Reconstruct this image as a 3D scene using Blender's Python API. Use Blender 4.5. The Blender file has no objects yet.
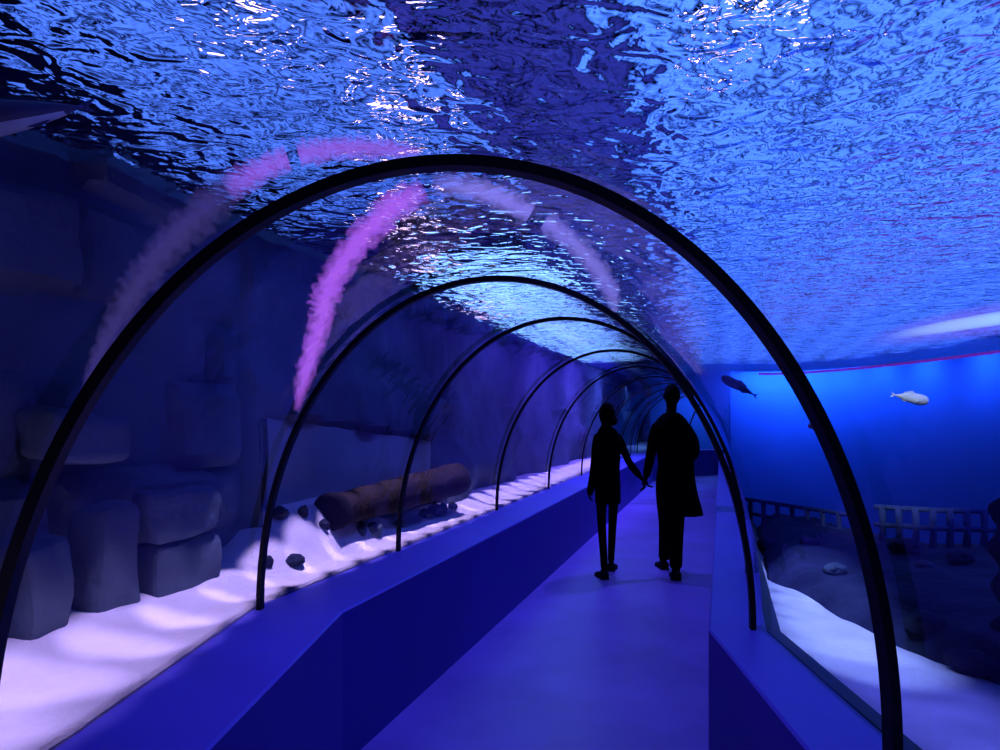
import bpy, bmesh, math, random
from mathutils import Vector, Matrix, noise
random.seed(4)
PI = math.pi
F = 710.0                       # focal length in pixels of the 1000 px wide frame
EYE = 1.55                      # camera height
HY = 418.0                      # row of the horizon
BT = 0.69                       # bench top
WL = 2.60                       # water level
sc = bpy.context.scene
COL = sc.collection

def at(x, y, Y):
    """world point seen at photo pixel x, y at distance Y"""
    return Vector(((x - 500) / F * Y, Y, EYE + (HY - y) / F * Y))

# ------------------------------------------------------------------ helpers
def smooth(a, b, x):
    t = min(1, max(0, (x - a) / (b - a))); return t * t * (3 - 2 * t)
def obj(name, bm, mat=None, parent=None, smooth=True, autosharp=None):
    me = bpy.data.meshes.new(name)
    bm.normal_update()
    bm.to_mesh(me); bm.free()
    if smooth:
        for p in me.polygons: p.use_smooth = True
        if autosharp is not None:
            me.set_sharp_from_angle(angle=math.radians(autosharp))
    if mat: me.materials.append(mat)
    o = bpy.data.objects.new(name, me)
    COL.objects.link(o)
    if parent: o.parent = parent
    return o

def tag(o, label, cat=None, group=None, kind=None):
    o['label'] = label
    if cat: o['category'] = cat
    if group: o['group'] = group
    if kind: o['kind'] = kind
    return o

def empty(name, loc, rz=0):
    o = bpy.data.objects.new(name, None); COL.objects.link(o)
    o.location = loc; o.rotation_euler = (0, 0, rz); o.empty_display_size = .1
    return o

def loft(bm, rings, closed=True, cap=True):
    """rings: lists of points, same count"""
    vs = [[bm.verts.new(p) for p in r] for r in rings]
    n = len(vs[0])
    for a, b in zip(vs[:-1], vs[1:]):
        for i in range(n if closed else n - 1):
            j = (i + 1) % n
            bm.faces.new((a[i], a[j], b[j], b[i]))
    if cap and closed:
        bm.faces.new(list(reversed(vs[0]))); bm.faces.new(vs[-1])
    return vs

def tube(bm, pts, rad, n=10):
    pts = [Vector(p) for p in pts]
    rings = []
    for i, p in enumerate(pts):
        t = (pts[min(i + 1, len(pts) - 1)] - pts[max(i - 1, 0)]).normalized()
        ref = Vector((0, 0, 1)) if abs(t.z) < .9 else Vector((0, 1, 0))
        a = t.cross(ref).normalized(); b = a.cross(t).normalized()
        r = rad[i] if isinstance(rad, (list, tuple)) else rad
        rings.append([p + (a * math.cos(2*PI*k/n) + b * math.sin(2*PI*k/n)) * r for k in range(n)])
    loft(bm, rings)

def box(bm, c, s, bev=0, rz=0):
    r = bmesh.ops.create_cube(bm, size=1)
    M = Matrix.Translation(c) @ Matrix.Rotation(rz, 4, 'Z') @ Matrix.Diagonal((s[0], s[1], s[2], 1))
    bmesh.ops.transform(bm, matrix=M, verts=r['verts'])
    if bev:
        es = {e for v in r['verts'] for e in v.link_edges}
        bmesh.ops.bevel(bm, geom=list(es), offset=bev, segments=2, affect='EDGES', profile=.5)

# ------------------------------------------------------------------ materials
def nmat(name, base, var=.25, scale=4.0, rough=.6, spec=.3, bump=0.0, bscale=30.0, base2=None, detail=5, metallic=0):
    m = bpy.data.materials.new(name); m.use_nodes = True
    nt = m.node_tree; N = nt.nodes; L = nt.links
    b = N['Principled BSDF']
    tc = N.new('ShaderNodeTexCoord')
    nz = N.new('ShaderNodeTexNoise'); nz.inputs['Scale'].default_value = scale; nz.inputs['Detail'].default_value = detail
    L.new(tc.outputs['Object'], nz.inputs['Vector'])
    cr = N.new('ShaderNodeValToRGB')
    cr.color_ramp.elements[0].position = .3; cr.color_ramp.elements[1].position = .7
    c2 = base2 or tuple(c * (1 - var) for c in base)
    cr.color_ramp.elements[0].color = (*c2, 1); cr.color_ramp.elements[1].color = (*base, 1)
    L.new(nz.outputs['Fac'], cr.inputs['Fac']); L.new(cr.outputs['Color'], b.inputs['Base Color'])
    b.inputs['Roughness'].default_value = rough
    b.inputs['Specular IOR Level'].default_value = spec
    b.inputs['Metallic'].default_value = metallic
    if bump:
        n2 = N.new('ShaderNodeTexNoise'); n2.inputs['Scale'].default_value = bscale; n2.inputs['Detail'].default_value = 6
        L.new(tc.outputs['Object'], n2.inputs['Vector'])
        bp = N.new('ShaderNodeBump'); bp.inputs['Strength'].default_value = bump; bp.inputs['Distance'].default_value = .02
        L.new(n2.outputs['Fac'], bp.inputs['Height']); L.new(bp.outputs['Normal'], b.inputs['Normal'])
    return m

def emat(name, col, strength, var=0.0, scale=3.0):
    m = bpy.data.materials.new(name); m.use_nodes = True
    nt = m.node_tree; N = nt.nodes; L = nt.links
    N.remove(N['Principled BSDF'])
    e = N.new('ShaderNodeEmission'); e.inputs['Strength'].default_value = strength
    e.inputs['Color'].default_value = (*col, 1)
    if var:
        tc = N.new('ShaderNodeTexCoord')
        nz = N.new('ShaderNodeTexNoise'); nz.inputs['Scale'].default_value = scale
        L.new(tc.outputs['Object'], nz.inputs['Vector'])
        mr = N.new('ShaderNodeMapRange'); mr.inputs['From Min'].default_value = .3; mr.inputs['From Max'].default_value = .7
        mr.inputs['To Min'].default_value = strength * (1 - var); mr.inputs['To Max'].default_value = strength
        L.new(nz.outputs['Fac'], mr.inputs['Value']); L.new(mr.outputs['Result'], e.inputs['Strength'])
    L.new(e.outputs[0], N['Material Output'].inputs['Surface'])
    return m

M = {}
M['floor'] = nmat('walkway_vinyl', (.42, .34, .86), .28, 1.4, .42, .35, .05, 60)
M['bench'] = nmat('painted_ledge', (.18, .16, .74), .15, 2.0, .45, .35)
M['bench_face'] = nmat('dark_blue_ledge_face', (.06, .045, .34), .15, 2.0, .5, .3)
M['hoop'] = nmat('black_steel', (.006, .006, .009), .3, 8, .5, .15)
M['sill'] = nmat('dark_sill', (.03, .03, .05), .3, 5, .6)
M['sand'] = nmat('white_sand', (.88, .84, .86), .22, 3.5, .9, .1, .5, 45)
M['rock'] = nmat('grey_rock', (.11, .15, .19), .5, 1.6, .9, .1, .9, 14)
M['rockd'] = nmat('dark_rock', (.036, .045, .085), .6, 5, .9, .1, .9, 24)
M['slab'] = nmat('pale_slab', (.36, .42, .42), .25, 1.5, .9, .1, .3, 10)
M['log'] = nmat('brown_log', (.040, .027, .026), .5, 7, .9, .1, .8, 30)
M['logend'] = nmat('hollow_log_end', (.012, .010, .012), .4, 9, .95, .1, .6, 30)
M['bluewall'] = nmat('haze_blue_wall', (.15, .36, .88), .15, .6, .8, .1)  # blue of the hazy water put into the wall colour
M['dark'] = nmat('dark_hall', (.02, .02, .05), .3, 1, .9, .1)
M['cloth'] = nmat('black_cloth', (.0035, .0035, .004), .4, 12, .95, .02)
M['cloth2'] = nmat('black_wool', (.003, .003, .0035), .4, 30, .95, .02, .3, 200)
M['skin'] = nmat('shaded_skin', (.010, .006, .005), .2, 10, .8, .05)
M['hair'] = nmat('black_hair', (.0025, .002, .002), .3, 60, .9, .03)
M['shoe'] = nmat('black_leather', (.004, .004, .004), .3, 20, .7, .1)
M['fishd'] = nmat('dark_fish_skin', (.03, .035, .07), .4, 9, .6, .3)
M['fishw'] = nmat('silver_fish_skin', (.85, .88, .9), .2, 14, .5, .4)
M['fishp'] = nmat('pale_belly', (.35, .4, .45), .3, 9, .6, .3)
M['rail'] = nmat('weathered_rail', (.10, .16, .38), .5, 9, .9, .1, .5, 40)
M['coral'] = nmat('dark_coral', (.012, .012, .02), .5, 14, .9, .03, .8, 60)
M['fixture'] = nmat('fixture_housing', (.03, .03, .03), .2, 6, .6)

# clear acrylic: mostly transparent, mirror reflection that grows at grazing angles
def acrylic():
    m = bpy.data.materials.new('clear_acrylic'); m.use_nodes = True
    nt = m.node_tree; N = nt.nodes; L = nt.links
    N.remove(N['Principled BSDF'])
    tr = N.new('ShaderNodeBsdfTransparent'); tr.inputs['Color'].default_value = (.90, .93, 1, 1)
    gl = N.new('ShaderNodeBsdfGlossy'); gl.inputs['Roughness'].default_value = .04
    gl.inputs['Color'].default_value = (.85, .8, 1, 1)
    fr = N.new('ShaderNodeFresnel'); fr.inputs['IOR'].default_value = 1.26
    tc = N.new('ShaderNodeTexCoord')
    nz = N.new('ShaderNodeTexNoise'); nz.inputs['Scale'].default_value = 5; nz.inputs['Detail'].default_value = 2
    L.new(tc.outputs['Object'], nz.inputs['Vector'])
    bp = N.new('ShaderNodeBump'); bp.inputs['Strength'].default_value = .15; bp.inputs['Distance'].default_value = .02
    L.new(nz.outputs['Fac'], bp.inputs['Height'])
    L.new(bp.outputs['Normal'], gl.inputs['Normal'])
    mx = N.new('ShaderNodeMixShader')
    L.new(fr.outputs[0], mx.inputs[0]); L.new(tr.outputs[0], mx.inputs[1]); L.new(gl.outputs[0], mx.inputs[2])
    L.new(mx.outputs[0], N['Material Output'].inputs['Surface'])
    return m
M['acrylic'] = acrylic()

def water():
    m = bpy.data.materials.new('rippled_water'); m.use_nodes = True
    nt = m.node_tree; N = nt.nodes; L = nt.links
    N.remove(N['Principled BSDF'])
    tc = N.new('ShaderNodeTexCoord')
    def nz(scale, detail, dist, stretch=(1, 1, 1), rough=.55):
        mp = N.new('ShaderNodeMapping'); mp.inputs['Scale'].default_value = stretch
        mp.inputs['Rotation'].default_value = (0, 0, .5)
        L.new(tc.outputs['Object'], mp.inputs['Vector'])
        n = N.new('ShaderNodeTexNoise'); n.inputs['Scale'].default_value = scale
        n.inputs['Detail'].default_value = detail; n.inputs['Distortion'].default_value = dist
        n.inputs['Roughness'].default_value = rough
        L.new(mp.outputs[0], n.inputs['Vector'])
        return n.outputs['Fac']
    a = nz(2.2, 1, .3); b = nz(6.5, 1, .8, (1, 1.4, 1)); c = nz(17, 2, .5)
    def mul(s, k):
        x = N.new('ShaderNodeMath'); x.operation = 'MULTIPLY'; x.inputs[1].default_value = k
        L.new(s, x.inputs[0]); return x.outputs[0]
    def add(p, q):
        x = N.new('ShaderNodeMath'); x.operation = 'ADD'; L.new(p, x.inputs[0]); L.new(q, x.inputs[1]); return x.outputs[0]
    h = add(add(mul(a, .9), mul(b, .55)), mul(c, .09))
    bp = N.new('ShaderNodeBump'); bp.inputs['Strength'].default_value = 1; bp.inputs['Distance'].default_value = .085
    L.new(h, bp.inputs['Height'])
    rf = N.new('ShaderNodeBsdfRefraction'); rf.inputs['IOR'].default_value = 1.33; rf.inputs['Roughness'].default_value = 0.055
    rf.inputs['Color'].default_value = (.85, .92, 1, 1)
    gl = N.new('ShaderNodeBsdfGlossy'); gl.inputs['Roughness'].default_value = 0.02; gl.inputs['Color'].default_value = (.9, .95, 1, 1)
    fr = N.new('ShaderNodeFresnel'); fr.inputs['IOR'].default_value = 1.16
    for s in (rf, gl, fr): L.new(bp.outputs['Normal'], s.inputs['Normal'])
    tr = N.new('ShaderNodeBsdfTransparent')
    m1 = N.new('ShaderNodeMixShader'); m1.inputs[0].default_value = 0.0
    L.new(rf.outputs[0], m1.inputs[1]); L.new(tr.outputs[0], m1.inputs[2])
    mx = N.new('ShaderNodeMixShader')
    L.new(fr.outputs[0], mx.inputs[0]); L.new(m1.outputs[0], mx.inputs[1]); L.new(gl.outputs[0], mx.inputs[2])
    L.new(mx.outputs[0], N['Material Output'].inputs['Surface'])
    return m
M['water'] = water()

# ------------------------------------------------------------------ tunnel path
K = Vector((-.024, 3.043))
A1, A2 = .035, .302                       # headings of the near and of the far stretch
d = lambda a: Vector((math.sin(a), math.cos(a)))
n_ = lambda a: Vector((math.cos(a), -math.sin(a)))
SF = 14.7
nodes = [(K - d(A1) * 6.5, A1, A1, (-1.076, -.74, .78, 1.076)),
         (K, A1, A2, (-1.075, -.68, .879, 1.075)),
         (K + d(A2) * SF, A2, A2 + .30, (-1.07, -.666, .88, 1.07))]
p, a = nodes[-1][0], A2 + .30
for k in range(4):
    p = p + d(a) * .95
    nodes.append((p, a, a + .30, (-1.07, -.7, .8, 1.07)))
    a += .30
p = p + d(a) * 7
nodes.append((p, a, a, (-1.07, -.7, .8, 1.07)))

def mitre(k, off):
    p, a, b, _ = nodes[k]
    mid = (a + b) / 2
    return p + n_(mid) * off / math.cos((b - a) / 2)

HW, HH = 1.0753, 1.468
def arch(t, grow=0.0):
    """t 0..1 from the right foot over the crown to the left foot"""
    c, s = math.cos(PI * t), math.sin(PI * t)
    return (HW + grow) * c, BT + (HH + grow) * max(s, 0) ** .97
def sweep(sections, ks=None):
    bm = bmesh.new()
    ks = ks or range(len(nodes))
    rings = []
    for k in ks:
        rings.append([Vector((*mitre(k, o), z)) for o, z in sections(k)])
    return bm, rings

# walkway
bm, r = sweep(lambda k: [(nodes[k][3][1] - .02, 0), (nodes[k][3][2] + .02, 0), (nodes[k][3][2] + .02, -.12), (nodes[k][3][1] - .02, -.12)])
loft(bm, r)
tag(obj('floor', bm, M['floor'], smooth=False), 'smooth blue violet walkway floor of the tunnel', kind='structure')
# ledges
for side, nm, lb in ((0, 'trim_1', 'low blue ledge along the left of the walkway'), (1, 'trim_2', 'low blue ledge along the right of the walkway')):
    def prof(k):
        o = nodes[k][3]
        i, q = (o[1], o[0]) if side == 0 else (o[2], o[3])
        sg = -1 if side == 0 else 1
        return [(i, -.05), (i, BT - .008), (i + sg * .008, BT), (q + sg * .03, BT), (q + sg * .03, -.05)]
    bm, r = sweep(prof); loft(bm, r)
    bmesh.ops.recalc_face_normals(bm, faces=bm.faces)
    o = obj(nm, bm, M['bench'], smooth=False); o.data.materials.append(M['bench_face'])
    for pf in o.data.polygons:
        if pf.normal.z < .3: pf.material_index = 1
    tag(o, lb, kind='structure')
# dark sill outside the acrylic
for side, nm in ((1, 'trim_3'),):
    def prof(k):
        o = nodes[k][3]; q = o[0] if side == 0 else o[3]; sg = -1 if side == 0 else 1
        w = .05 if side else .03
        return [(q + sg * .031, BT - .2), (q + sg * .031, BT + .004), (q + sg * (.031 + w), BT + .004), (q + sg * (.031 + w), BT - .2)]
    bm, r = sweep(prof, range(3)); loft(bm, r)
    bmesh.ops.recalc_face_normals(bm, faces=bm.faces)
    tag(obj(nm, bm, M['sill'], smooth=False), 'dark sill channel outside the %s ledge' % ('left' if side == 0 else 'right'), kind='structure')
# acrylic vault
NA = 72
for nm, ks, lb in (('window_1', (0, 1), 'clear curved acrylic vault over the near stretch'),
                   ('window_2', range(1, len(nodes)), 'clear curved acrylic vault over the far stretch and the turn')):
    bm, r = sweep(lambda k: [arch(i / NA, .012) for i in range(NA + 1)], ks)
    # subdivide the long stretches
    loft(bm, r, closed=False)
    tag(obj(nm, bm, M['acrylic'], smooth=True, autosharp=10), lb, kind='structure')

# hoops
def hoop(c, a, label, rt=.022, ax=.036):
    """flat steel strip bent to the vault"""
    root_loc = Vector((c.x, c.y, BT))
    bm = bmesh.new()
    rings = []
    nrm = n_(a); dr = d(a)
    N = 96
    for i in range(N + 1):
        t = i / N
        x, z = arch(t)
        nx, nz = math.cos(PI * t) / HW, math.sin(PI * t) / HH
        l = math.hypot(nx, nz); nx /= l; nz /= l
        ring = []
        for rr, aa in ((-rt, -ax), (-rt, ax), (0, ax), (0, -ax)):
            off = x + nx * rr
            P = nrm * off + dr * aa * .5
            ring.append(Vector((P.x, P.y, z - BT + nz * rr)))
        rings.append(ring)
    loft(bm, rings)
    bmesh.ops.recalc_face_normals(bm, faces=bm.faces)
    o = obj('arch_hoop', bm, M['hoop'], smooth=True, autosharp=40)
    o.location = root_loc
    tag(o, label, 'tunnel arch', 'black arch hoops along the tunnel')
    return o
C1 = Vector((-.0727, 1.6573))
hoop(C1, -.1125, 'largest and nearest black steel arch hoop, its right leg at the picture edge', .026, .044)
hoop(K, .1392, 'second black arch hoop, where the tunnel bends', .022, .036)
ords = ['third', 'fourth', 'fifth', 'sixth', 'seventh', 'eighth', 'ninth']
ss = [1.29, 3.40, 5.48, 7.60, 9.72, 11.8, 13.6]
for o_, s in zip(ords, ss):
    extra = {'fifth': ', its left foot just left of the woman', 'fourth': ', well left of the woman',
             'third': ', just past the bend', 'sixth': ', its left foot beside the woman'}.get(o_, ', small, far down the tunnel')
    hoop(K + d(A2) * s, A2, '%s thin black arch hoop%s' % (o_, extra), .02, .034)
for k in range(2, len(nodes) - 1):
    p, a, b, _ = nodes[k]
    w = ['where the far turn begins', 'first inside the far turn', 'second inside the far turn', 'third inside the far turn', 'last inside the far turn'][k - 2]
    hoop(p, (a + b) / 2, 'tiny black arch hoop %s of the tunnel' % w, .02, .034)

# ------------------------------------------------------------------ tank shell
# frame of the far stretch: u along, v to the right, origin under the camera
def uv(u, v, z=0):
    P = d(A2) * u + n_(A2) * v
    return Vector((P.x, P.y, z))
LV = -2.46
def blockrelief(u, z):
    """irregular courses of big worn stone blocks"""
    rows = [.5, .98, 1.30, 1.72, 2.05, 2.5, 3.2]
    for i in range(len(rows) - 1):
        if z < rows[i + 1]: break
    z0, z1 = rows[i], rows[i + 1]
    rr = random.Random(i * 7 + 3)
    e = [-6.0]
    while e[-1] < 30: e.append(e[-1] + rr.uniform(.38, .95))
    for j in range(len(e) - 1):
        if u < e[j + 1]: break
    r2 = random.Random(i * 131 + j)
    dep = r2.uniform(0, .15)
    dz = min(z - z0, z1 - z); du = min(u - e[j], e[j + 1] - u)
    k = min(1, max(0, min(dz, du) / .06))
    k = k * k * (3 - 2 * k)
    tilt = (u - (e[j] + e[j + 1]) / 2) * r2.uniform(-.15, .15)
    return (dep + tilt) * k
bm = bmesh.new()
us = [-5 + i * .035 for i in range(int(14 / .035))] + [9 + i * .12 for i in range(int(17 / .12))]
zs = [.45 + i * .04 for i in range(int(2.4 / .04))]
grid = []
for u in us:
    row = []
    for z in zs:
        wob = .10 * noise.noise(Vector((u * 1.2, z * 1.2, 1))); uu = u + wob; zz = z + .08 * noise.noise(Vector((u * .9, z, 7)))
        inb = min(1, max(0, (3.35 - u) / .15))
        inp = smooth(3.35, 3.5, u) * (1 - smooth(5.85, 6.0, u)) * (1 - smooth(1.50 - .085 * (u - 3.5), 1.60 - .085 * (u - 3.5), z))
        h = blockrelief(uu, zz) * inb
        rough = .07 * noise.fractal(Vector((u * 2, z * 2, 3)), 1, 2, 4)
        far = (0 if u < 5.9 else 1)
        h += rough * (0.4 if inb > 0 else 1.0) + far * .30 * max(0, noise.noise(Vector((u * .9, z * 1.6, 5))) + .2) * (1 if z < 1.7 else .3)
        if 3.35 <= u < 5.95:
            h = -.02 * inp + (1 - inp) * (.13 - .09 * smooth(1.75, 1.95, z) + rough)
        row.append(bm.verts.new(uv(u, LV - .10 + h, z)))
    grid.append(row)
for i in range(len(us) - 1):
    for j in range(len(zs) - 1):
        bm.faces.new((grid[i][j], grid[i + 1][j], grid[i + 1][j + 1], grid[i][j + 1]))
tag(obj('wall_left', bm, M['rock'], smooth=True, autosharp=35), 'dark rock wall of rough stone blocks along the left of the tank', kind='structure')

# pale slab in the left wall
bm = bmesh.new()
n = 40
rows = []
for sgn, off in ((0, .0), (1, -.05)):
    g = []
    for i in range(n + 1):
        u = 3.5 + (5.9 - 3.5) * i / n
        zt = 1.55 - .085 * (u - 3.5) + .03 * noise.noise(Vector((u * 3, 0, 2)))
        g.append([bm.verts.new(uv(u, LV - .03 + off + .02 * noise.noise(Vector((u, k * .4, 9))), .55 + (zt - .55) * k / 12)) for k in range(13)])
    rows.append(g)
for q in (0, 1):
    for i in range(n):
        for k in range(12):
            f = (rows[q][i][k], rows[q][i + 1][k], rows[q][i + 1][k + 1], rows[q][i][k + 1])
            bm.faces.new(f if q == 0 else f[::-1])
for i in range(n):
    bm.faces.new((rows[0][i][12], rows[0][i + 1][12], rows[1][i + 1][12], rows[1][i][12]))
bmesh.ops.recalc_face_normals(bm, faces=bm.faces)
tag(obj('backdrop_slab', bm, M['slab'], smooth=True, autosharp=40), 'smooth pale slab set in the dark rock wall behind the log', 'slab')

# right wall (parallel to the near stretch), end wall, rear wall, ceiling
n1, d1 = n_(A1), d(A1)
def wall(name, a, b, z0, z1, mat, label, th=.15):
    bm = bmesh.new()
    a = Vector(a); b = Vector(b); t = (b - a).normalized(); q = Vector((t.y, -t.x)) * th
    N = 30
    f = [[(a + (b - a) * i / N).to_3d() + Vector((0, 0, z)) for z in (z0, z1)] for i in range(N + 1)]
    loft(bm, [[x[0], x[1], x[1] + q.to_3d(), x[0] + q.to_3d()] for x in f])
    bmesh.ops.recalc_face_normals(bm, faces=bm.faces)
    return tag(obj(name, bm, mat, smooth=False), label, kind='structure')
RV = 7.55
def curved_wall(name, pts, z0, z1, mat, label, th=.15):
    bm = bmesh.new(); P = [Vector(p) for p in pts]; rings = []
    for i, p in enumerate(P):
        t = (P[min(i + 1, len(P) - 1)] - P[max(i - 1, 0)]).normalized(); q = Vector((t.y, -t.x)) * th
        rings.append([Vector((p.x, p.y, z0)), Vector((p.x, p.y, z1)), Vector((p.x + q.x, p.y + q.y, z1)), Vector((p.x + q.x, p.y + q.y, z0))])
    loft(bm, rings); bmesh.ops.recalc_face_normals(bm, faces=bm.faces)
    return tag(obj(name, bm, mat, smooth=True, autosharp=30), label, kind='structure')
CE = K + d(A2) * 13.9
BZ = [n1 * RV + d1 * 9, n1 * RV + d1 * 15.5, Vector((6.7, 16.5)), CE + n_(A2) * (HW + .05)]
def wcurve(t, inset=0):
    """point on the rounded far end of the right wall, moved into the tank by inset"""
    q = 1 - t
    p = BZ[0] * q ** 3 + BZ[1] * 3 * q * q * t + BZ[2] * 3 * q * t * t + BZ[3] * t ** 3
    g_ = ((BZ[1] - BZ[0]) * q * q + (BZ[2] - BZ[1]) * 2 * q * t + (BZ[3] - BZ[2]) * t * t).normalized()
    return p + Vector((-g_.y, g_.x)) * inset
WP = [n1 * RV + d1 * t for t in (-6, -2, 2, 5, 7)] + [wcurve(k / 24) for k in range(25)]
curved_wall('wall_right', WP, -1.5, 4.84, M['bluewall'], 'deep blue curved wall at the back of the right tank')
bm = bmesh.new(); rings = []
for i in range(33):
    x, z = arch(i / 32 * .62, .03)
    for_b = CE + n_(A2) * x; t_ = CE + n_(A2) * (x + (.02 if i == 0 else 0))
    rings.append([Vector((for_b.x, for_b.y, z)), Vector((t_.x, t_.y, 4.84)), Vector((t_.x, t_.y + .1, 4.84)), Vector((for_b.x, for_b.y + .1, z))])
loft(bm, rings); bmesh.ops.recalc_face_normals(bm, faces=bm.faces)
tag(obj('wall_end', bm, M['bluewall'], smooth=False), 'blue bulkhead over the tunnel vault before the far turn', kind='structure')
wall('wall_back', uv(26, LV).to_2d(), uv(26, LV).to_2d() + Vector((16, 0)), 0, 4.8, M['bluewall'], 'deep blue end wall of the tank far away')
wall('wall_end', (5.32, 16.4), (n1 * RV + d1 * 16.4), -1.5, 4.84, M['bluewall'], 'blue end wall of the right tank beside the far turn')
wall('wall_front', Vector((-6, -4.6)), Vector((9, -4.6)), 0, 4.8, M['dark'], 'dark wall behind the camera')
bm = bmesh.new(); box(bm, (4, 11, 4.9), (24, 34, .1))
tag(obj('ceiling', bm, M['dark'], smooth=False), 'dark hall ceiling high above the water', kind='structure')

# water surface
bm = bmesh.new()
def wv(x, y): return bm.verts.new((x, y, WL))
lft = [uv(u, LV - .02, WL) for u in (-5, 26)]
q = [wv(-5.5, -4.6), wv(11, -4.6), wv(11, 28), wv(4, 28)]
f = bm.faces.new(q)
tmp = bm
bm.verts.ensure_lookup_table()
bm.free()
bm = bmesh.new()
nu, nv = 60, 30
g = []
for i in range(nu + 1):
    u = -5 + 31 * i / nu
    row = []
    for j in range(nv + 1):
        L0 = uv(u, LV - .08); R0 = n1 * RV + d1 * (u)
        R0 = Vector((R0.x, R0.y, 0))
        P = L0.lerp(R0, j / nv); P.z = WL
        row.append(bm.verts.new(P))
    g.append(row)
for i in range(nu):
    for j in range(nv):
        bm.faces.new((g[i][j], g[i + 1][j], g[i + 1][j + 1], g[i][j + 1]))
bmesh.ops.recalc_face_normals(bm, faces=bm.faces)
bm.normal_update()
if bm.faces[:][0].normal.z > 0: bmesh.ops.reverse_faces(bm, faces=bm.faces[:])
tag(obj('water_surface', bm, M['water']), 'rippled blue water surface seen from below over the tunnel', 'water', kind='stuff')

# ------------------------------------------------------------------ sand and rock beds
# left sand: between the sill and the wall
def lsand(u, v):
    z = .712 + .07 * smooth(-2.1, -2.4, v)
    k_ = smooth(0, .2, path_left(u) - v)
    z += k_ * .015 * noise.noise(Vector((u * 2.2, v * 2.2, 0))) + .004 * noise.noise(Vector((u * 9, v * 9, 4)))
    m = smooth(3.0, 3.6, u) * (1 - smooth(4.2, 4.9, u))
    z += m * .26 * smooth(-2.15, -2.46, v)
    return z
def path_left(u):          # v of the left glass foot at distance u along the far frame
    if u > 2.9: return -2.018
    # near stretch, heading A1
    b = mitre(1, -1.09); a = mitre(0, -1.09)
    bu, bv = b.dot(d(A2)), b.dot(n_(A2)); au, av = a.dot(d(A2)), a.dot(n_(A2))
    return bv + (av - bv) * (u - bu) / (au - bu)
bm = bmesh.new(); g = []
for i in range(560):
    u = -4 + i * .05
    vi = path_left(u)
    row = []
    for j in range(25):
        v = LV - .12 + (vi - (LV - .12)) * j / 24
        row.append(bm.verts.new(uv(u, v, lsand(u, v))))
    row.append(bm.verts.new(uv(u, v, .6)))
    g.append(row)
for i in range(len(g) - 1):
    for j in range(25):
        bm.faces.new((g[i][j], g[i + 1][j], g[i + 1][j + 1], g[i][j + 1]))
bmesh.ops.recalc_face_normals(bm, faces=bm.faces)
tag(obj('sand_bed', bm, M['sand']), 'bright white sand bank between the left ledge and the rock wall', 'sand', kind='stuff')

# right sand: from the sill out to the rocks; frame of the near stretch, lateral w
def rglass(Y):             # X of the outer edge of the sill at depth Y
    k = mitre(1, 1.19)
    if Y < k.y: return k.x + (Y - k.y) * math.tan(A1)
    return k.x + (Y - k.y) * math.tan(A2)
def redge(Y):              # X of the sand/rock boundary
    pts = [(-4, 1.9), (0, 1.85), (1.6, 1.72), (2.45, 1.70), (2.95, 1.53), (3.6, 1.49), (4.1, 1.55), (6.0, 2.16), (9, 3.10), (28, 9.1)]
    for (a, x0), (b, x1) in zip(pts[:-1], pts[1:]):
        if Y <= b: return x0 + (x1 - x0) * (Y - a) / (b - a)
    return pts[-1][1]
bm = bmesh.new(); g = []
for i in range(216):
    Y = -4 + i * .05
    x0 = rglass(Y) - .05; x1 = redge(Y) + .03 * noise.noise(Vector((Y * 3, 0, 0))) + .25 * (1 - smooth(3.6, 4.2, Y))
    row = []
    for j in range(29):
        x = x0 + (x1 - x0) * j / 28
        z = .655 - .05 * j / 28 + .016 * noise.noise(Vector((x * 2.4, Y * 2.4, 2))) + .005 * noise.noise(Vector((x * 9, Y * 9, 4)))
        row.append(bm.verts.new((x, Y, z)))
    g.append(row)
for i in range(len(g) - 1):
    for j in range(28):
        bm.faces.new((g[i][j], g[i + 1][j], g[i + 1][j + 1], g[i][j + 1]))
bmesh.ops.recalc_face_normals(bm, faces=bm.faces)
tag(obj('sand_bed', bm, M['sand']), 'pale blue lit sand strip outside the right ledge', 'sand', kind='stuff')

# right rock bed rising beyond the sand to the blue wall
def rbed(x, Y):
    dx = x - redge(Y)
    z = .56 + .16 * smooth(-.02, .22, dx) + .10 * smooth(.3, 2.0, dx)
    lp = [(4.1, 9), (4.28, 3.6), (4.42, 3.0), (4.62, 2.60), (5.0, 2.66), (5.8, 2.52), (6.6, 2.40), (9, 3.2), (28, 10)]
    z -= 1.6 * smooth(6.3, 7.2, Y)
    if Y > 4.1:
        lim = lp[-1][1]
        for (a, x0), (b, x1) in zip(lp[:-1], lp[1:]):
            if Y <= b: lim = x0 + (x1 - x0) * (Y - a) / (b - a); break
        z -= 1.7 * smooth(.02, .5, x - lim)
    r = noise.fractal(Vector((x * 1.6, Y * 1.6, 11)), 1, 2, 5)
    c = noise.cell(Vector((x * 4, Y * 4, 3)))
    z += (.07 * r + .0 * c) * smooth(0, .4, dx)
    return z
bm = bmesh.new(); g = []
for i in range(330):
    Y = -4 + i * .06 + max(0, i - 220) * .04
    x0 = redge(Y) - .02 + .04 * noise.noise(Vector((Y * 4, 5, 0)))
    X1 = (n1 * RV + d1 * Y).x + .3
    row = []
    for j in range(90):
        t = j / 89
        x = x0 + (X1 - x0) * t ** 1.4
        row.append(bm.verts.new((x, Y, rbed(x, Y))))
    g.append(row)
for i in range(len(g) - 1):
    for j in range(89):
        bm.faces.new((g[i][j], g[i + 1][j], g[i + 1][j + 1], g[i][j + 1]))
bmesh.ops.recalc_face_normals(bm, faces=bm.faces)
tag(obj('rock_bed', bm, M['rockd'], autosharp=50), 'dark rubble bed beyond the sand on the right', 'rocks', kind='stuff')

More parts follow.
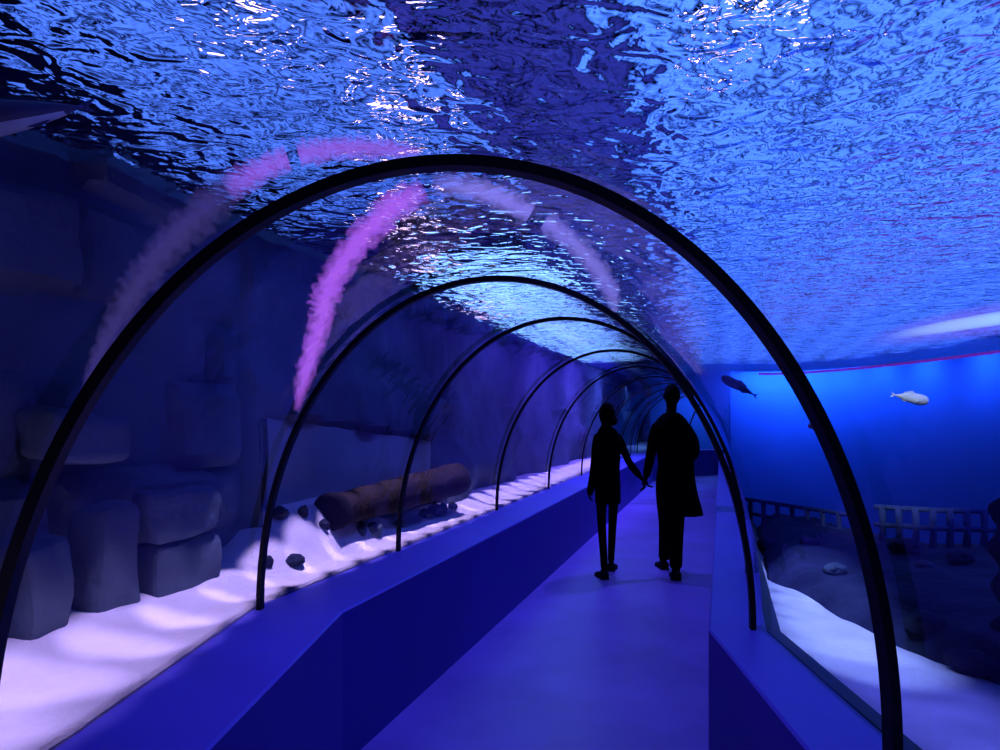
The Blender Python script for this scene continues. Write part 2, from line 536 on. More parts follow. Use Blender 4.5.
# ------------------------------------------------------------------ stones and log on the left
def stone(c, s, seed, mat, label, group=None, name='stone', cat='stone'):
    bm = bmesh.new()
    bmesh.ops.create_icosphere(bm, subdivisions=4, radius=1)
    for v in bm.verts:
        p = v.co.copy()
        k = 1 + .28 * noise.noise(p * 1.1 + Vector((seed * 3.1, 0, 0))) + .12 * noise.noise(p * 2.7 + Vector((0, seed, 0)))
        cc = noise.voronoi(p * .9 + Vector((seed, seed, 0)))[0][0]
        k -= .1 * cc
        v.co = Vector((p.x * s[0], p.y * s[1], p.z * s[2])) * k
    o = obj(name, bm, mat, autosharp=60)
    o.location = c; o.rotation_euler = (0, 0, seed * 1.3)
    tag(o, label, cat, group)
    return o
def wallY(x, v):            # depth where pixel column x meets the plane lateral = v
    k = (x - 500) / F
    return v / (k * math.cos(A2) - math.sin(A2))
G = 'small dark stones at the foot of the pale slab'
for i, (x, y, w, h, v, lb) in enumerate([
    (280, 504, 16, 11, -2.40, 'flat dark stone high on the sand mound, left of the log'),
    (303, 512, 10, 12, -2.36, 'small round dark stone just left of the hollow log end'),
    (267, 549, 12, 13, -2.27, 'dark stone half hidden by the left leg of the second hoop'),
    (295, 552, 20, 12, -2.22, 'wide dark stone lying on the sand below the round stone'),
    (324, 537, 10, 10, -2.30, 'small dark stone beneath the hollow log end'),
    (362, 532, 10, 15, -2.24, 'upright dark stone touching a paler one below the log'),
    (375, 532, 15, 14, -2.22, 'rounded violet grey stone on the sand below the log'),
    (401, 521, 10, 12, -2.26, 'dark stone behind the left leg of the third hoop'),
    (425, 518, 11, 11, -2.26, 'left dark stone of the close row right of the third hoop'),
    (434, 513, 13, 13, -2.27, 'biggest dark stone of the row right of the third hoop'),
    (443, 511, 9, 11, -2.26, 'dark stone ending the close row under the right log end'),
    (453, 507, 9, 8, -2.26, 'small lone dark stone right of the row past the third hoop')]):
    Y = wallY(x, v); P = at(x, y, Y)
    sx, sz = w * Y / F / 2, h * Y / F / 2
    u_ = P.xy.dot(d(A2))
    P.z = max(lsand(u_, v) + sz * .55, P.z if i < 2 else 0)
    if i < 2: P.z = min(P.z, lsand(u_, v) + sz * .8)
    stone(P, (sx * 1.15, sx * 1.0, sz * 1.15), i + 1, M['rockd'] if i != 6 else M['rock'], lb, G)
# log
root = empty('log', uv(4.45, -2.30, .80)); tag(root, 'brown hollow log lying along the foot of the pale slab', 'log')
p0 = at(330, 512, wallY(330, -2.30)); p1 = at(456, 479, wallY(456, -2.22))
p0.z = max(p0.z, .90)
bm = bmesh.new(); rings = []
for i in range(31):
    t = i / 30
    c = p0.lerp(p1, t); ax = (p1 - p0).normalized(); a_ = ax.cross(Vector((0, 0, 1))).normalized(); b_ = a_.cross(ax)
    r0 = .105 + .035 * t
    rings.append([c - root.location + (a_ * math.cos(2*PI*k/28) + b_ * math.sin(2*PI*k/28)) * (r0 * (1 + .08 * noise.noise(Vector((t * 6, math.cos(2*PI*k/28) * 2, math.sin(2*PI*k/28) * 2))) + .03 * noise.noise(Vector((t * 2, k * 1.3, 0))))) for k in range(28)])
loft(bm, rings)
obj('bark', bm, M['log'], root)
bm = bmesh.new(); ax = (p1 - p0).normalized(); a_ = ax.cross(Vector((0, 0, 1))).normalized(); b_ = a_.cross(ax)
rr = lambda r, o: [p0 - root.location + ax * o + (a_ * math.cos(2*PI*k/28) + b_ * math.sin(2*PI*k/28)) * r for k in range(28)]
loft(bm, [rr(.118, .05), rr(.118, -.012), rr(.085, -.016), rr(.07, -.008)])
bmesh.ops.recalc_face_normals(bm, faces=bm.faces)
e = obj('log_end', bm, M['logend'], root); e['label'] = 'dark hollow end of the log'
# blocks under the left wall
for i, (x, y, pw, ph, rz, lb) in enumerate([
    (102, 556, 52, 100, .10, 'upright pale grey stone block left of the stacked pair at the wall foot'),
    (172, 512, 86, 54, -.05, 'long stone block lying on top of the flat block at the wall foot'),
    (176, 565, 92, 50, .04, 'flat stone block at the wall foot under the long block'),
    (26, 575, 60, 66, .12, 'low stone block at the far left picture edge'),
    (78, 436, 96, 52, .02, 'dark heavy stone block jutting from the wall above the upright block')]):
    v = -2.43; Y = wallY(x, v); c = at(x, y, Y); s = (pw * Y / F, .20, ph * Y / F)
    if y > 550: c.z -= .06; s = (s[0], .2, s[2] + .14)
    bm = bmesh.new(); box(bm, (0, 0, 0), s, .035)
    bmesh.ops.subdivide_edges(bm, edges=bm.edges[:], cuts=4, use_grid_fill=True)
    for w in bm.verts: w.co += w.normal * 0 + Vector((noise.noise(w.co * 5 + Vector((i * 9, 0, 0))), noise.noise(w.co * 5 + Vector((0, i * 9, 3))), noise.noise(w.co * 5 + Vector((3, 0, i * 9))))) * .035
    o = obj('stone_block', bm, M['rock'], autosharp=50)
    o.location = c; o.rotation_euler = (.0, .02 * (-1) ** i, PI / 2 - A2 + rz)
    tag(o, lb, 'stone block', 'fallen blocks at the foot of the left wall')
# rocks scattered on the right bed
spots = [(835, 560, 3.9, 22, 'pale lit rock on the dark bed left of the nearest hoop leg'), (925, 570, 3.7, 18, 'pale lump of rock on the bed right of the nearest hoop leg'),
         (768, 545, 5.2, 20, 'small rock on the bed beside the right leg of the second hoop'), (810, 540, 4.8, 18, 'rock on the bed just below the left fence stretch'),
         (905, 550, 4.3, 26, 'flat rock below the right fence stretch'), (960, 555, 3.9, 26, 'low rock near the right picture edge under the fence'),
         (975, 640, 2.6, 40, 'rounded dark rock at the back edge of the right sand'), (925, 625, 2.9, 34, 'dark rock on the bed right behind the nearest hoop leg')]
for i, (x, y, Y, w, lb) in enumerate(spots):
    P = at(x, y, Y); sx = w * Y / F / 2
    P.z = rbed(P.x, P.y) + sx * .25
    stone(P, (sx * 1.2, sx, sx * .7), 20 + i, M['rock'] if i in (0, 1) else M['rockd'], lb, 'rocks on the right rubble bed', 'rock', 'rock')

# fences on the right bed
def fence(pts, label, hgt=.20, n_post=8):
    P = [Vector((at(x, HY, Y).x, Y, 0)) for x, Y, zt in pts]; ZT = [zt for _, _, zt in pts]
    L = [0]
    for a_, b_ in zip(P[:-1], P[1:]): L.append(L[-1] + (b_ - a_).length)
    def pos(t):
        s = t * L[-1]
        for i in range(len(L) - 1):
            if s <= L[i + 1] + 1e-6:
                k = (s - L[i]) / (L[i + 1] - L[i]); return P[i].lerp(P[i + 1], k), ZT[i] + (ZT[i + 1] - ZT[i]) * k
        return P[-1], ZT[-1]
    p0, z0 = pos(0)
    root = empty('fence', (p0.x, p0.y, z0 - hgt - .1)); tag(root, label, 'fence', 'low weathered fences on the rubble bed')
    org = root.location
    for nm, dz, r in (('rail', 0, .016), ('rail', -hgt * .75, .016)):
        bm = bmesh.new()
        tube(bm, [pos(t / 24)[0] + Vector((0, 0, pos(t / 24)[1] + dz + .006 * noise.noise(Vector((t, dz * 9, 1))))) - org for t in range(25)], r, 8)
        obj(nm, bm, M['rail'], root)
    for i in range(n_post):
        t = (i + .5) / n_post; p, z = pos(t)
        bm = bmesh.new()
        zb = min(rbed(p.x, p.y), z - hgt) - .03
        tube(bm, [Vector((p.x, p.y, zb)) - org, Vector((p.x + .006, p.y, (zb + z) / 2)) - org, Vector((p.x, p.y, z + .012)) - org], [.024, .019, .022], 8)
        obj('post', bm, M['rail'], root)
fence([(744, 6.6, .80), (800, 5.8, .82), (866, 5.0, .85)], 'fence stretch left of the nearest hoop leg, sloping down to the right', .17, 8)
fence([(874, 4.6, .975), (930, 4.4, .98), (1010, 4.3, .98)], 'fence stretch right of the nearest hoop leg, level top rail', .15, 8)
# knobbly coral at the right picture edge
bm = bmesh.new()
base = at(1008, 600, 2.75); zb = rbed(base.x, base.y)
rings = []
for i in range(61):
    t = i / 60; z = zb - .05 + t * (1.33 - zb)
    r = .045 + .02 * math.sin(t * 24) * (1 - t * .3) + .01 * noise.noise(Vector((t * 9, 0, 0))); r *= 1 - .85 * smooth(.88, 1, t)
    cx = .01 * math.sin(t * 7)
    rings.append([Vector((cx + r * math.cos(2*PI*k/20) * (1 + .2 * noise.noise(Vector((k * .8, t * 14, 0)))), r * math.sin(2*PI*k/20), z - zb)) for k in range(20)])
loft(bm, rings)
o = obj('coral', bm, M['coral']); o.location = (base.x, base.y, zb)
tag(o, 'dark knobbly coral column at the right picture edge in front of the fence', 'coral')

# ------------------------------------------------------------------ fish
def fish(c, L, hgt, wid, yaw, pitch, mat, label, fins=1.0, bellymat=None):
    root = empty('fish', c); root.rotation_euler = (0, pitch, yaw); tag(root, label, 'fish')
    bm = bmesh.new(); rings = []
    N = 22
    for i in range(N + 1):
        t = i / N
        x = L * (.5 - t)
        r = (math.sin(PI * min(1, t * 1.02) ** .62) ** .75 if 0 < t < .98 else 0) * (1 - .25 * t) + .03
        if t > .8: r = max(r, .10)
        rings.append([Vector((x, wid * r * math.cos(2*PI*k/16), hgt * r * math.sin(2*PI*k/16))) for k in range(16)])
    loft(bm, rings)
    obj('body', bm, mat, root)
    def fin(name, pl, th=.006):
        bm = bmesh.new()
        a_ = [bm.verts.new((x, -th / 2 + y, z)) for x, y, z in pl]; b_ = [bm.verts.new((x, th / 2 + y, z)) for x, y, z in pl]
        bm.faces.new(a_); bm.faces.new(b_[::-1])
        for i in range(len(pl)):
            j = (i + 1) % len(pl); bm.faces.new((a_[j], a_[i], b_[i], b_[j]))
        bmesh.ops.recalc_face_normals(bm, faces=bm.faces)
        return obj(name, bm, mat, root, smooth=False)
    h = hgt * fins
    fin('tail_fin', [(-.44 * L, 0, .1 * h), (-.58 * L, 0, .75 * h), (-.53 * L, 0, 0), (-.58 * L, 0, -.75 * h), (-.44 * L, 0, -.1 * h)])
    fin('dorsal_fin', [(.12 * L, 0, .85 * hgt), (0, 0, .95 * hgt + .4 * h), (-.2 * L, 0, .7 * hgt + .15 * h), (-.22 * L, 0, .55 * hgt)])
    fin('anal_fin', [(-.1 * L, 0, -.7 * hgt), (-.2 * L, 0, -.6 * hgt - .35 * h), (-.28 * L, 0, -.4 * hgt)])
    for s in (-1, 1):
        fin('pectoral_fin', [(.2 * L, s * wid * .85, -.2 * hgt), (.06 * L, s * (wid + .25 * h), -.6 * hgt), (.08 * L, s * wid * .9, -.1 * hgt)])
        bm = bmesh.new(); bmesh.ops.create_uvsphere(bm, u_segments=10, v_segments=8, radius=L * .022)
        e = obj('eye', bm, M['coral'], root); e.location = (.39 * L, s * wid * .55, hgt * .15)
    if bellymat:
        bm = bmesh.new(); rings = []
        for i in range(17):
            t = .08 + .8 * i / 16; x = L * (.5 - t); r = math.sin(PI * min(1, t * 1.02) ** .62) ** .75 * (1 - .25 * t) + .04
            rings.append([Vector((x, wid * r * 1.02 * math.cos(a_), hgt * r * 1.02 * math.sin(a_))) for a_ in [PI * (1.25 + .5 * k / 8) for k in range(9)]])
        loft(bm, rings, closed=False)
        b = obj('belly', bm, bellymat, root); b['label'] = 'pale belly'
    return root
fish(at(738, 386, 4.2), .225, .030, .024, PI + .1, .44 + PI * 0, M['fishd'], 'small dark fish just under the bright surface, between the first and second hoops', .7)
bpy.data.objects['fish'].rotation_euler = (0, .0, 0)
f1 = bpy.data.objects['fish']; f1.rotation_euler = (0, PI * 0 - .0, PI); f1.rotation_euler = (0, -.50, PI)
f2 = fish(at(911, 398, 4.0), .22, .034, .028, .15, .16, M['fishw'], 'white silver fish right of the nearest hoop, under the magenta line', .6)
f3 = fish(at(10, 116, 2.15), .46, .055, .06, PI - .05, .10, M['fishd'], 'big dark fish at the upper left picture edge near the surface', .5, M['fishp'])
f4 = fish(at(818, 424, 4.6), .13, .022, .018, 2.6, .3, M['fishw'], 'small white fish partly behind the right side of the nearest hoop', .6)

# ------------------------------------------------------------------ glowing fixtures and painted reflections
# reflections of the lit hoops in the water, painted as emissive ribbons
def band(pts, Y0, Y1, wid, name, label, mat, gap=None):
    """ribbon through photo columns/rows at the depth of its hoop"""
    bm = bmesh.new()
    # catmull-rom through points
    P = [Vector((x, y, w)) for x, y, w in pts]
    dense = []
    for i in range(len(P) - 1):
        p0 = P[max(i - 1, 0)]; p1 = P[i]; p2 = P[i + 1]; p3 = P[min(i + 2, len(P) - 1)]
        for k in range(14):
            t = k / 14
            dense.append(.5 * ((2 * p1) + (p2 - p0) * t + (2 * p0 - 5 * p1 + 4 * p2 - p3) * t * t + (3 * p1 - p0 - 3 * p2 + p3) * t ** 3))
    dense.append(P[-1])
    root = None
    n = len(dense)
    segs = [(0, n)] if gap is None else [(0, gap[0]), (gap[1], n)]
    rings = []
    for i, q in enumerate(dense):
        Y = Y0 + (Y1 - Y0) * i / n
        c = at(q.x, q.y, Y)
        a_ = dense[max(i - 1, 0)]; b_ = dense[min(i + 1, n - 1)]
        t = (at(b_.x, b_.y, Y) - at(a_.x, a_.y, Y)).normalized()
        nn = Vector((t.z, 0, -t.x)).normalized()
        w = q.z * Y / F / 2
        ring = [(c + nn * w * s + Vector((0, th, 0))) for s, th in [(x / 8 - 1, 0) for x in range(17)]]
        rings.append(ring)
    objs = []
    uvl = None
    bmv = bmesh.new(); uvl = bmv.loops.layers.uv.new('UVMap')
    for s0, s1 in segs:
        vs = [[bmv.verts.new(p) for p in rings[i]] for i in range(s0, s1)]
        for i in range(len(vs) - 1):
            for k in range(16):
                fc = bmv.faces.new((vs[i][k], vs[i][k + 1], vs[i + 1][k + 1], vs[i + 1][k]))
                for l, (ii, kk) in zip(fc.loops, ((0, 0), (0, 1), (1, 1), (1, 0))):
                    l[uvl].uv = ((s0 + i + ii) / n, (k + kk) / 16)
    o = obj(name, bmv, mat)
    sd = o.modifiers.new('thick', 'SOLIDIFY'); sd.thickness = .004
    return tag(o, label, 'light band', 'painted reflections over the hoops')  # each light band is a painted reflection
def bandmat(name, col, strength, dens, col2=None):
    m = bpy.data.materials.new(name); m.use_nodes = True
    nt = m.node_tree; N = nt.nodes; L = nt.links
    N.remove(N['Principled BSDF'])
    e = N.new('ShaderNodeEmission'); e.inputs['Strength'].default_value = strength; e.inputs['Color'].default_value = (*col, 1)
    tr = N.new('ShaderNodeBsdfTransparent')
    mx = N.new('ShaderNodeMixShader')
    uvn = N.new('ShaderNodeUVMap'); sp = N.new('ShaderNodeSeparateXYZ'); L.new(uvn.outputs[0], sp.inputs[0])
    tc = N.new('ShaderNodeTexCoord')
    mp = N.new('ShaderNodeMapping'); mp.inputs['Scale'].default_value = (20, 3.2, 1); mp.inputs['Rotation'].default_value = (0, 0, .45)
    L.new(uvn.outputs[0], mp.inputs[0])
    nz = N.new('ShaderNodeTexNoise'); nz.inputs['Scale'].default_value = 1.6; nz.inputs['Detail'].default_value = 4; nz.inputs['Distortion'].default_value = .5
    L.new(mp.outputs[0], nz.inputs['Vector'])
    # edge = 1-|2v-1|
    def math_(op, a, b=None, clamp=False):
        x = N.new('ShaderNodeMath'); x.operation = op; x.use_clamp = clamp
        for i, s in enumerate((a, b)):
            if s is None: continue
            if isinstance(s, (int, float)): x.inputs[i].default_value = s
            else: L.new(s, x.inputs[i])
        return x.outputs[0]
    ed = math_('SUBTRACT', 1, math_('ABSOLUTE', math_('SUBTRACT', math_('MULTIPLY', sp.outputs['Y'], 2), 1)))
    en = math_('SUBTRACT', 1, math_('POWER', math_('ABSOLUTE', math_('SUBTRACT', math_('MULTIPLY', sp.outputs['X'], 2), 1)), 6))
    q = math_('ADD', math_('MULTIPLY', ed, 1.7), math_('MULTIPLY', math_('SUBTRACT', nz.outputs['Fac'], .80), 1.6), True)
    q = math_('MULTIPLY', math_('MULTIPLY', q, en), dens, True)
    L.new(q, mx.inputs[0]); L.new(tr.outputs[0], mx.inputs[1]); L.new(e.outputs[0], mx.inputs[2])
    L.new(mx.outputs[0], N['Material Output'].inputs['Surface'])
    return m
MB1 = bandmat('pink_reflection', (.50, .13, .95), 1.1, .62)
MB4 = bandmat('soft_pink_reflection', (.38, .13, .90), .95, .5)
MB2 = bandmat('dull_violet_reflection', (.11, .08, .42), .5, .5)
MB3 = bandmat('pale_violet_reflection', (.30, .25, .98), 1.0, .55)
band([(296, 412, 10), (306, 370, 30), (321, 320, 38), (327, 292, 44), (352, 250, 46), (392, 208, 48), (425, 190, 46)], 3.25, 3.0, 1, 'reflection_band', 'bright pink feathered painted reflection rising left over the second hoop', MB1)
band([(430, 182, 40), (480, 190, 40), (515, 205, 38), (560, 232, 34), (592, 262, 34), (610, 290, 30), (616, 312, 12)], 3.0, 3.0, 1, 'reflection_band', 'pale lilac feathered painted reflection sloping down right onto the second hoop', MB3, (34, 37))
band([(82, 392, 8), (100, 350, 30), (130, 296, 48), (162, 252, 58), (200, 215, 62), (235, 180, 62)], 1.80, 1.76, 1, 'reflection_band', 'dull violet painted reflection hugging the left outside of the nearest hoop', MB2)
band([(225, 190, 50), (270, 165, 44), (320, 150, 40), (365, 148, 36), (420, 152, 22)], 1.76, 1.72, 1, 'reflection_band', 'pink painted reflection over the crown of the nearest hoop', MB4, (20, 22))

# ceiling light panels over the water, rows parallel to the tunnel
def tubemat(name, col, strength, low, half=.235):
    m = emat(name, col, strength, .45, 5.5)
    nt = m.node_tree; N = nt.nodes; L = nt.links
    e_ = next(n for n in N if n.type == 'EMISSION'); mr = next(n for n in N if n.type == 'MAP_RANGE'); tc = next(n for n in N if n.type == 'TEX_COORD')
    sp = N.new('ShaderNodeSeparateXYZ'); L.new(tc.outputs['Object'], sp.inputs[0])
    ab = N.new('ShaderNodeMath'); ab.operation = 'ABSOLUTE'; L.new(sp.outputs['X'], ab.inputs[0])
    m2 = N.new('ShaderNodeMapRange'); m2.interpolation_type = 'SMOOTHSTEP'
    m2.inputs['From Min'].default_value = half * .15; m2.inputs['From Max'].default_value = half
    m2.inputs['To Min'].default_value = 1; m2.inputs['To Max'].default_value = low
    L.new(ab.outputs[0], m2.inputs['Value'])
    mu = N.new('ShaderNodeMath'); mu.operation = 'MULTIPLY'; L.new(mr.outputs['Result'], mu.inputs[0]); L.new(m2.outputs['Result'], mu.inputs[1])
    L.new(mu.outputs[0], e_.inputs['Strength'])
    return m
MP = tubemat('blue_panel', (.075, .21, 1.0), 2.7, .27)
ML = tubemat('soft_blue_panel', (.09, .22, 1.0), 1.7, .2)
MPL = emat('cyan_panel', (.22, .45, 1.0), 4.4, .3, 1.5)
MPD = tubemat('violet_panel', (.055, .065, .60), .75, .4)
def panel(cx, cy, lx, ly, rz, mat, label, z=4.815, group='light panels over the tank'):
    root = empty('ceiling_light', (cx, cy, z), rz); tag(root, label, 'ceiling light', group)
    bm = bmesh.new(); box(bm, (0, 0, .03), (lx + .04, ly + .04, .05), .008); obj('housing', bm, M['fixture'], root, smooth=False)
    bm = bmesh.new(); box(bm, (0, 0, -.005), (lx, ly, .02), .004); obj('diffuser', bm, mat, root, smooth=False)
PANELS = []
v = -.30
while v < 7.4:
    for k in range(6):
        u = 1.6 + 3.02 * k
        P = uv(u, v)
        if P.x < n1.x * RV + d1.x * P.y - .2 and P.y < 17:
            PANELS.append((P.x, P.y, .47, 2.98, -A2, MP, 'blue light panel on the dark ceiling above the water right of the tunnel'))
    v += .50
for v in (-1.86, -2.34, -2.82, -3.3):
    for u in (.9, 3.9):
        P = uv(u, v)
        PANELS.append((P.x, P.y, .44, 2.9, -A2, ML, 'blue light panel on the dark ceiling above the left water'))
for v in (-2.85, -2.37, -1.89):
    for u in (8.3, 11.3, 14.3):
        P = uv(u, v); PANELS.append((P.x, P.y, .40, 2.8, -A2, MPL, 'cyan light panel on the ceiling above the far left water'))
for v in (-1.33, -.82):
    for k in range(7):
        P = uv(1.6 + k * 3.02, v); PANELS.append((P.x, P.y, .46, 2.9, -A2, MPD, 'dim violet light panel on the ceiling above the tunnel crown'))
for a_ in PANELS: panel(*a_)
# small white lamps that break up into glints on the ripples
MW = emat('white_lamp', (1, .62, .85), 4)
def lamp(x, y, z, r, label, mat=MW):
    root = empty('hanging_lamp', (x, y, z)); tag(root, label, 'lamp', 'small lamps over the water')
    bm = bmesh.new(); bmesh.ops.create_cone(bm, cap_ends=True, segments=24, radius1=r, radius2=r * .5, depth=.14); o = obj('shade', bm, M['fixture'], root, autosharp=40); o.location = (0, 0, .08)
    bm = bmesh.new(); bmesh.ops.create_uvsphere(bm, u_segments=20, v_segments=10, radius=r * .92)
    for v in bm.verts: v.co.z *= .25
    obj('bulb', bm, mat, root)
def above(x, y, z):
    """point at height z met by the sight line through x, y after it bends at the water"""
    k = (HY - y) / F; Y = (WL - EYE) / k
    P = at(x, y, Y)
    dirh = Vector(((x - 500) / F, 1)); l = dirh.length
    th = math.atan2(l, k); th2 = math.asin(math.sin(th) / 1.33)
    s = math.tan(th2) * (z - WL)
    return P.x + dirh.x / l * s, P.y + dirh.y / l * s, z
for x, y, r in ((398, 60, .075), (396, 130, .075), (405, 215, .10), (425, 262, .14), (248, 20, .08), (775, 10, .07), (725, 45, .06), (480, 315, .16), (745, 378, .35)):
    lamp(*above(x, y, 4.45), r, 'small white lamp hanging over the water')

# magenta tube on the back wall at the water line
bm = bmesh.new()
zt = 2.505
tube(bm, [(n1 * 6.85 + d1 * u).to_3d() + Vector((0, 0, zt)) for u in (2, 5, 8)] + [wcurve(k / 16, .7).to_3d() + Vector((0, 0, zt)) for k in range(16)], .022, 10)
o = obj('light_tube', bm, emat('magenta_tube', (.30, .04, .9), .4)); tag(o, 'long magenta light tube hung just under the surface before the right wall', 'light tube')
# lamp reflection painted as a glowing streak inside a wider pink halo
def softglow(name, col, strength, dens, power, x0, x1):
    m = bpy.data.materials.new(name); m.use_nodes = True
    nt = m.node_tree; N = nt.nodes; L = nt.links
    N.remove(N['Principled BSDF'])
    e_ = N.new('ShaderNodeEmission'); e_.inputs['Strength'].default_value = strength; e_.inputs['Color'].default_value = (*col, 1)
    tr = N.new('ShaderNodeBsdfTransparent'); mx = N.new('ShaderNodeMixShader')
    lw = N.new('ShaderNodeLayerWeight'); lw.inputs['Blend'].default_value = .5
    inv = N.new('ShaderNodeMath'); inv.operation = 'SUBTRACT'; inv.inputs[0].default_value = 1; L.new(lw.outputs['Facing'], inv.inputs[1])
    pw = N.new('ShaderNodeMath'); pw.operation = 'POWER'; L.new(inv.outputs[0], pw.inputs[0]); pw.inputs[1].default_value = power
    tc = N.new('ShaderNodeTexCoord'); sp = N.new('ShaderNodeSeparateXYZ'); L.new(tc.outputs['Object'], sp.inputs[0])
    mr = N.new('ShaderNodeMapRange'); mr.interpolation_type = 'SMOOTHSTEP'
    mr.inputs['From Min'].default_value = x0; mr.inputs['From Max'].default_value = x1; mr.inputs['To Max'].default_value = dens
    L.new(sp.outputs['X'], mr.inputs['Value'])
    mu = N.new('ShaderNodeMath'); mu.operation = 'MULTIPLY'; L.new(pw.outputs[0], mu.inputs[0]); L.new(mr.outputs[0], mu.inputs[1])
    L.new(mu.outputs[0], mx.inputs[0]); L.new(tr.outputs[0], mx.inputs[1]); L.new(e_.outputs[0], mx.inputs[2])
    L.new(mx.outputs[0], N['Material Output'].inputs['Surface'])
    return m
LB = [at(850, 345, 5.2), at(885, 338, 5.2), at(915, 332, 5.2), at(950, 326, 5.2), at(1020, 315, 5.2)]
root = empty('light_streak', LB[2]); tag(root, 'bright white blue painted reflection streak with a pink halo under the surface at the right edge', 'light bar')  # the light bar is a painted lamp reflection
for nm, rs, mt in (('streak_core', [.008, .022, .036, .048, .052], softglow('cyan_core', (.36, .64, 1), 1.15, .95, 1.6, -.25, .35)),
                   ('pink_halo', [.04, .07, .10, .12, .13], softglow('pink_sheen', (.30, .15, .95), .9, .40, 2.4, -.5, .25))):
    bm = bmesh.new(); tube(bm, [p - LB[2] for p in LB], rs, 32)
    obj(nm, bm, mt, root)

# ------------------------------------------------------------------ people
def skin_body(name, joints, edges, rootj, mat, parent):
    me = bpy.data.meshes.new(name)
    keys = list(joints); idx = {k: i for i, k in enumerate(keys)}
    me.from_pydata([joints[k][0] for k in keys], [(idx[a_], idx[b_]) for a_, b_ in edges], [])
    me.materials.append(mat)
    o = bpy.data.objects.new(name, me); COL.objects.link(o); o.parent = parent
    sk = o.modifiers.new('skin', 'SKIN'); sk.use_smooth_shade = True; sk.branch_smoothing = .4
    for k in keys:
        r = joints[k][1]; r = (r, r) if not isinstance(r, tuple) else r
        me.skin_vertices[0].data[idx[k]].radius = r
        me.skin_vertices[0].data[idx[k]].use_root = (k == rootj)
    ss_ = o.modifiers.new('sub', 'SUBSURF'); ss_.levels = 2; ss_.render_levels = 2
    return o
def hand(j, e, side, wrist, palm, fdir, spread, thumb, pre, curl):
    """five separate fingers rooted in the palm"""
    w = Vector(wrist); pl = Vector(palm); fd = Vector(fdir).normalized(); sp = Vector(spread).normalized(); cu = Vector(curl).normalized()
    j[pre + 'palm'] = (pl, (.027, .034)); e.append((pre + 'wrist', pre + 'palm'))
    for k, ln in enumerate((.066, .075, .070, .056)):
        b = pl + fd * .032 + sp * (.027 - .018 * k)
        j[pre + 'f%da' % k] = (b, .0095)
        m_ = b + fd * ln * .45 + cu * ln * .12
        j[pre + 'f%db' % k] = (m_, .0085)
        j[pre + 'f%dc' % k] = (m_ + (fd * .6 + cu * .8).normalized() * ln * .5, .0072)
        e += [(pre + 'palm', pre + 'f%da' % k), (pre + 'f%da' % k, pre + 'f%db' % k), (pre + 'f%db' % k, pre + 'f%dc' % k)]
    b = pl - fd * .018 + sp * .028
    j[pre + 't1'] = (b, .011); j[pre + 't2'] = (b + (sp * .6 + fd * .8).normalized() * .032 + cu * .008, .0095)
    j[pre + 't3'] = (b + (sp * .5 + fd * .9).normalized() * .058 + cu * .022, .008)
    e += [(pre + 'palm', pre + 't1'), (pre + 't1', pre + 't2'), (pre + 't2', pre + 't3')]
def ell(c, rx, ry, n=32, ph=0, fold=0, seed=0):
    return [Vector((c[0] + rx * math.cos(2*PI*k/n) * (1 + fold * math.sin(5 * 2*PI*k/n + seed)), c[1] + ry * math.sin(2*PI*k/n) * (1 + fold * math.sin(5 * 2*PI*k/n + seed)), c[2])) for k in range(n)]
def cloth(name, rings, mat, parent, th=.006, label=None, cap=False):
    bm = bmesh.new(); loft(bm, rings, cap=cap)
    bmesh.ops.recalc_face_normals(bm, faces=bm.faces)
    o = obj(name, bm, mat, parent)
    if not cap:
        s = o.modifiers.new('thick', 'SOLIDIFY'); s.thickness = th; s.offset = 1
    s = o.modifiers.new('sub', 'SUBSURF'); s.levels = 1; s.render_levels = 1
    if label: o['label'] = label
    return o
def limb_cloth(name, pts, mat, parent, label=None, n=20):
    bm = bmesh.new()
    P = [Vector(p[:3]) for p in pts]; R = [p[3] for p in pts]
    tube(bm, P, R, n)
    bmesh.ops.recalc_face_normals(bm, faces=bm.faces)
    o = obj(name, bm, mat, parent)
    s = o.modifiers.new('sub', 'SUBSURF'); s.levels = 1; s.render_levels = 1
    if label: o['label'] = label
    return o
def shoe(c, rz, parent, heel=0, L=.28, w=.05, pitch=0):
    bm = bmesh.new(); rings = []
    prof_ = [(-.30, .5, .060), (-.27, .85, .085), (-.15, .92, .095), (0, .85, .085), (.2, 1.0, .06), (.4, 1.08, .05), (.56, .95, .042), (.66, .6, .03), (.69, .3, .018)]
    for t, ww, h in prof_:
        rings.append([Vector((w * ww * math.cos(a_) * (1), t * L, max(0, h * .5 + h * .5 * math.sin(a_)))) for a_ in [2*PI*k/16 for k in range(16)]])
    loft(bm, rings); bmesh.ops.recalc_face_normals(bm, faces=bm.faces)
    o = obj('shoe', bm, M['shoe'], parent)
    bm = bmesh.new()
    loft(bm, [[Vector((w * ww * 1.04 * sx, t * L, zz)) for sx, zz in ((-1, 0), (1, 0), (1, .014), (-1, .014))] for t, ww, h in prof_])
    bmesh.ops.recalc_face_normals(bm, faces=bm.faces)
    s = obj('sole', bm, M['hoop'], o, smooth=False)
    o.location = c; o.rotation_euler = (pitch, 0, rz)
    return o
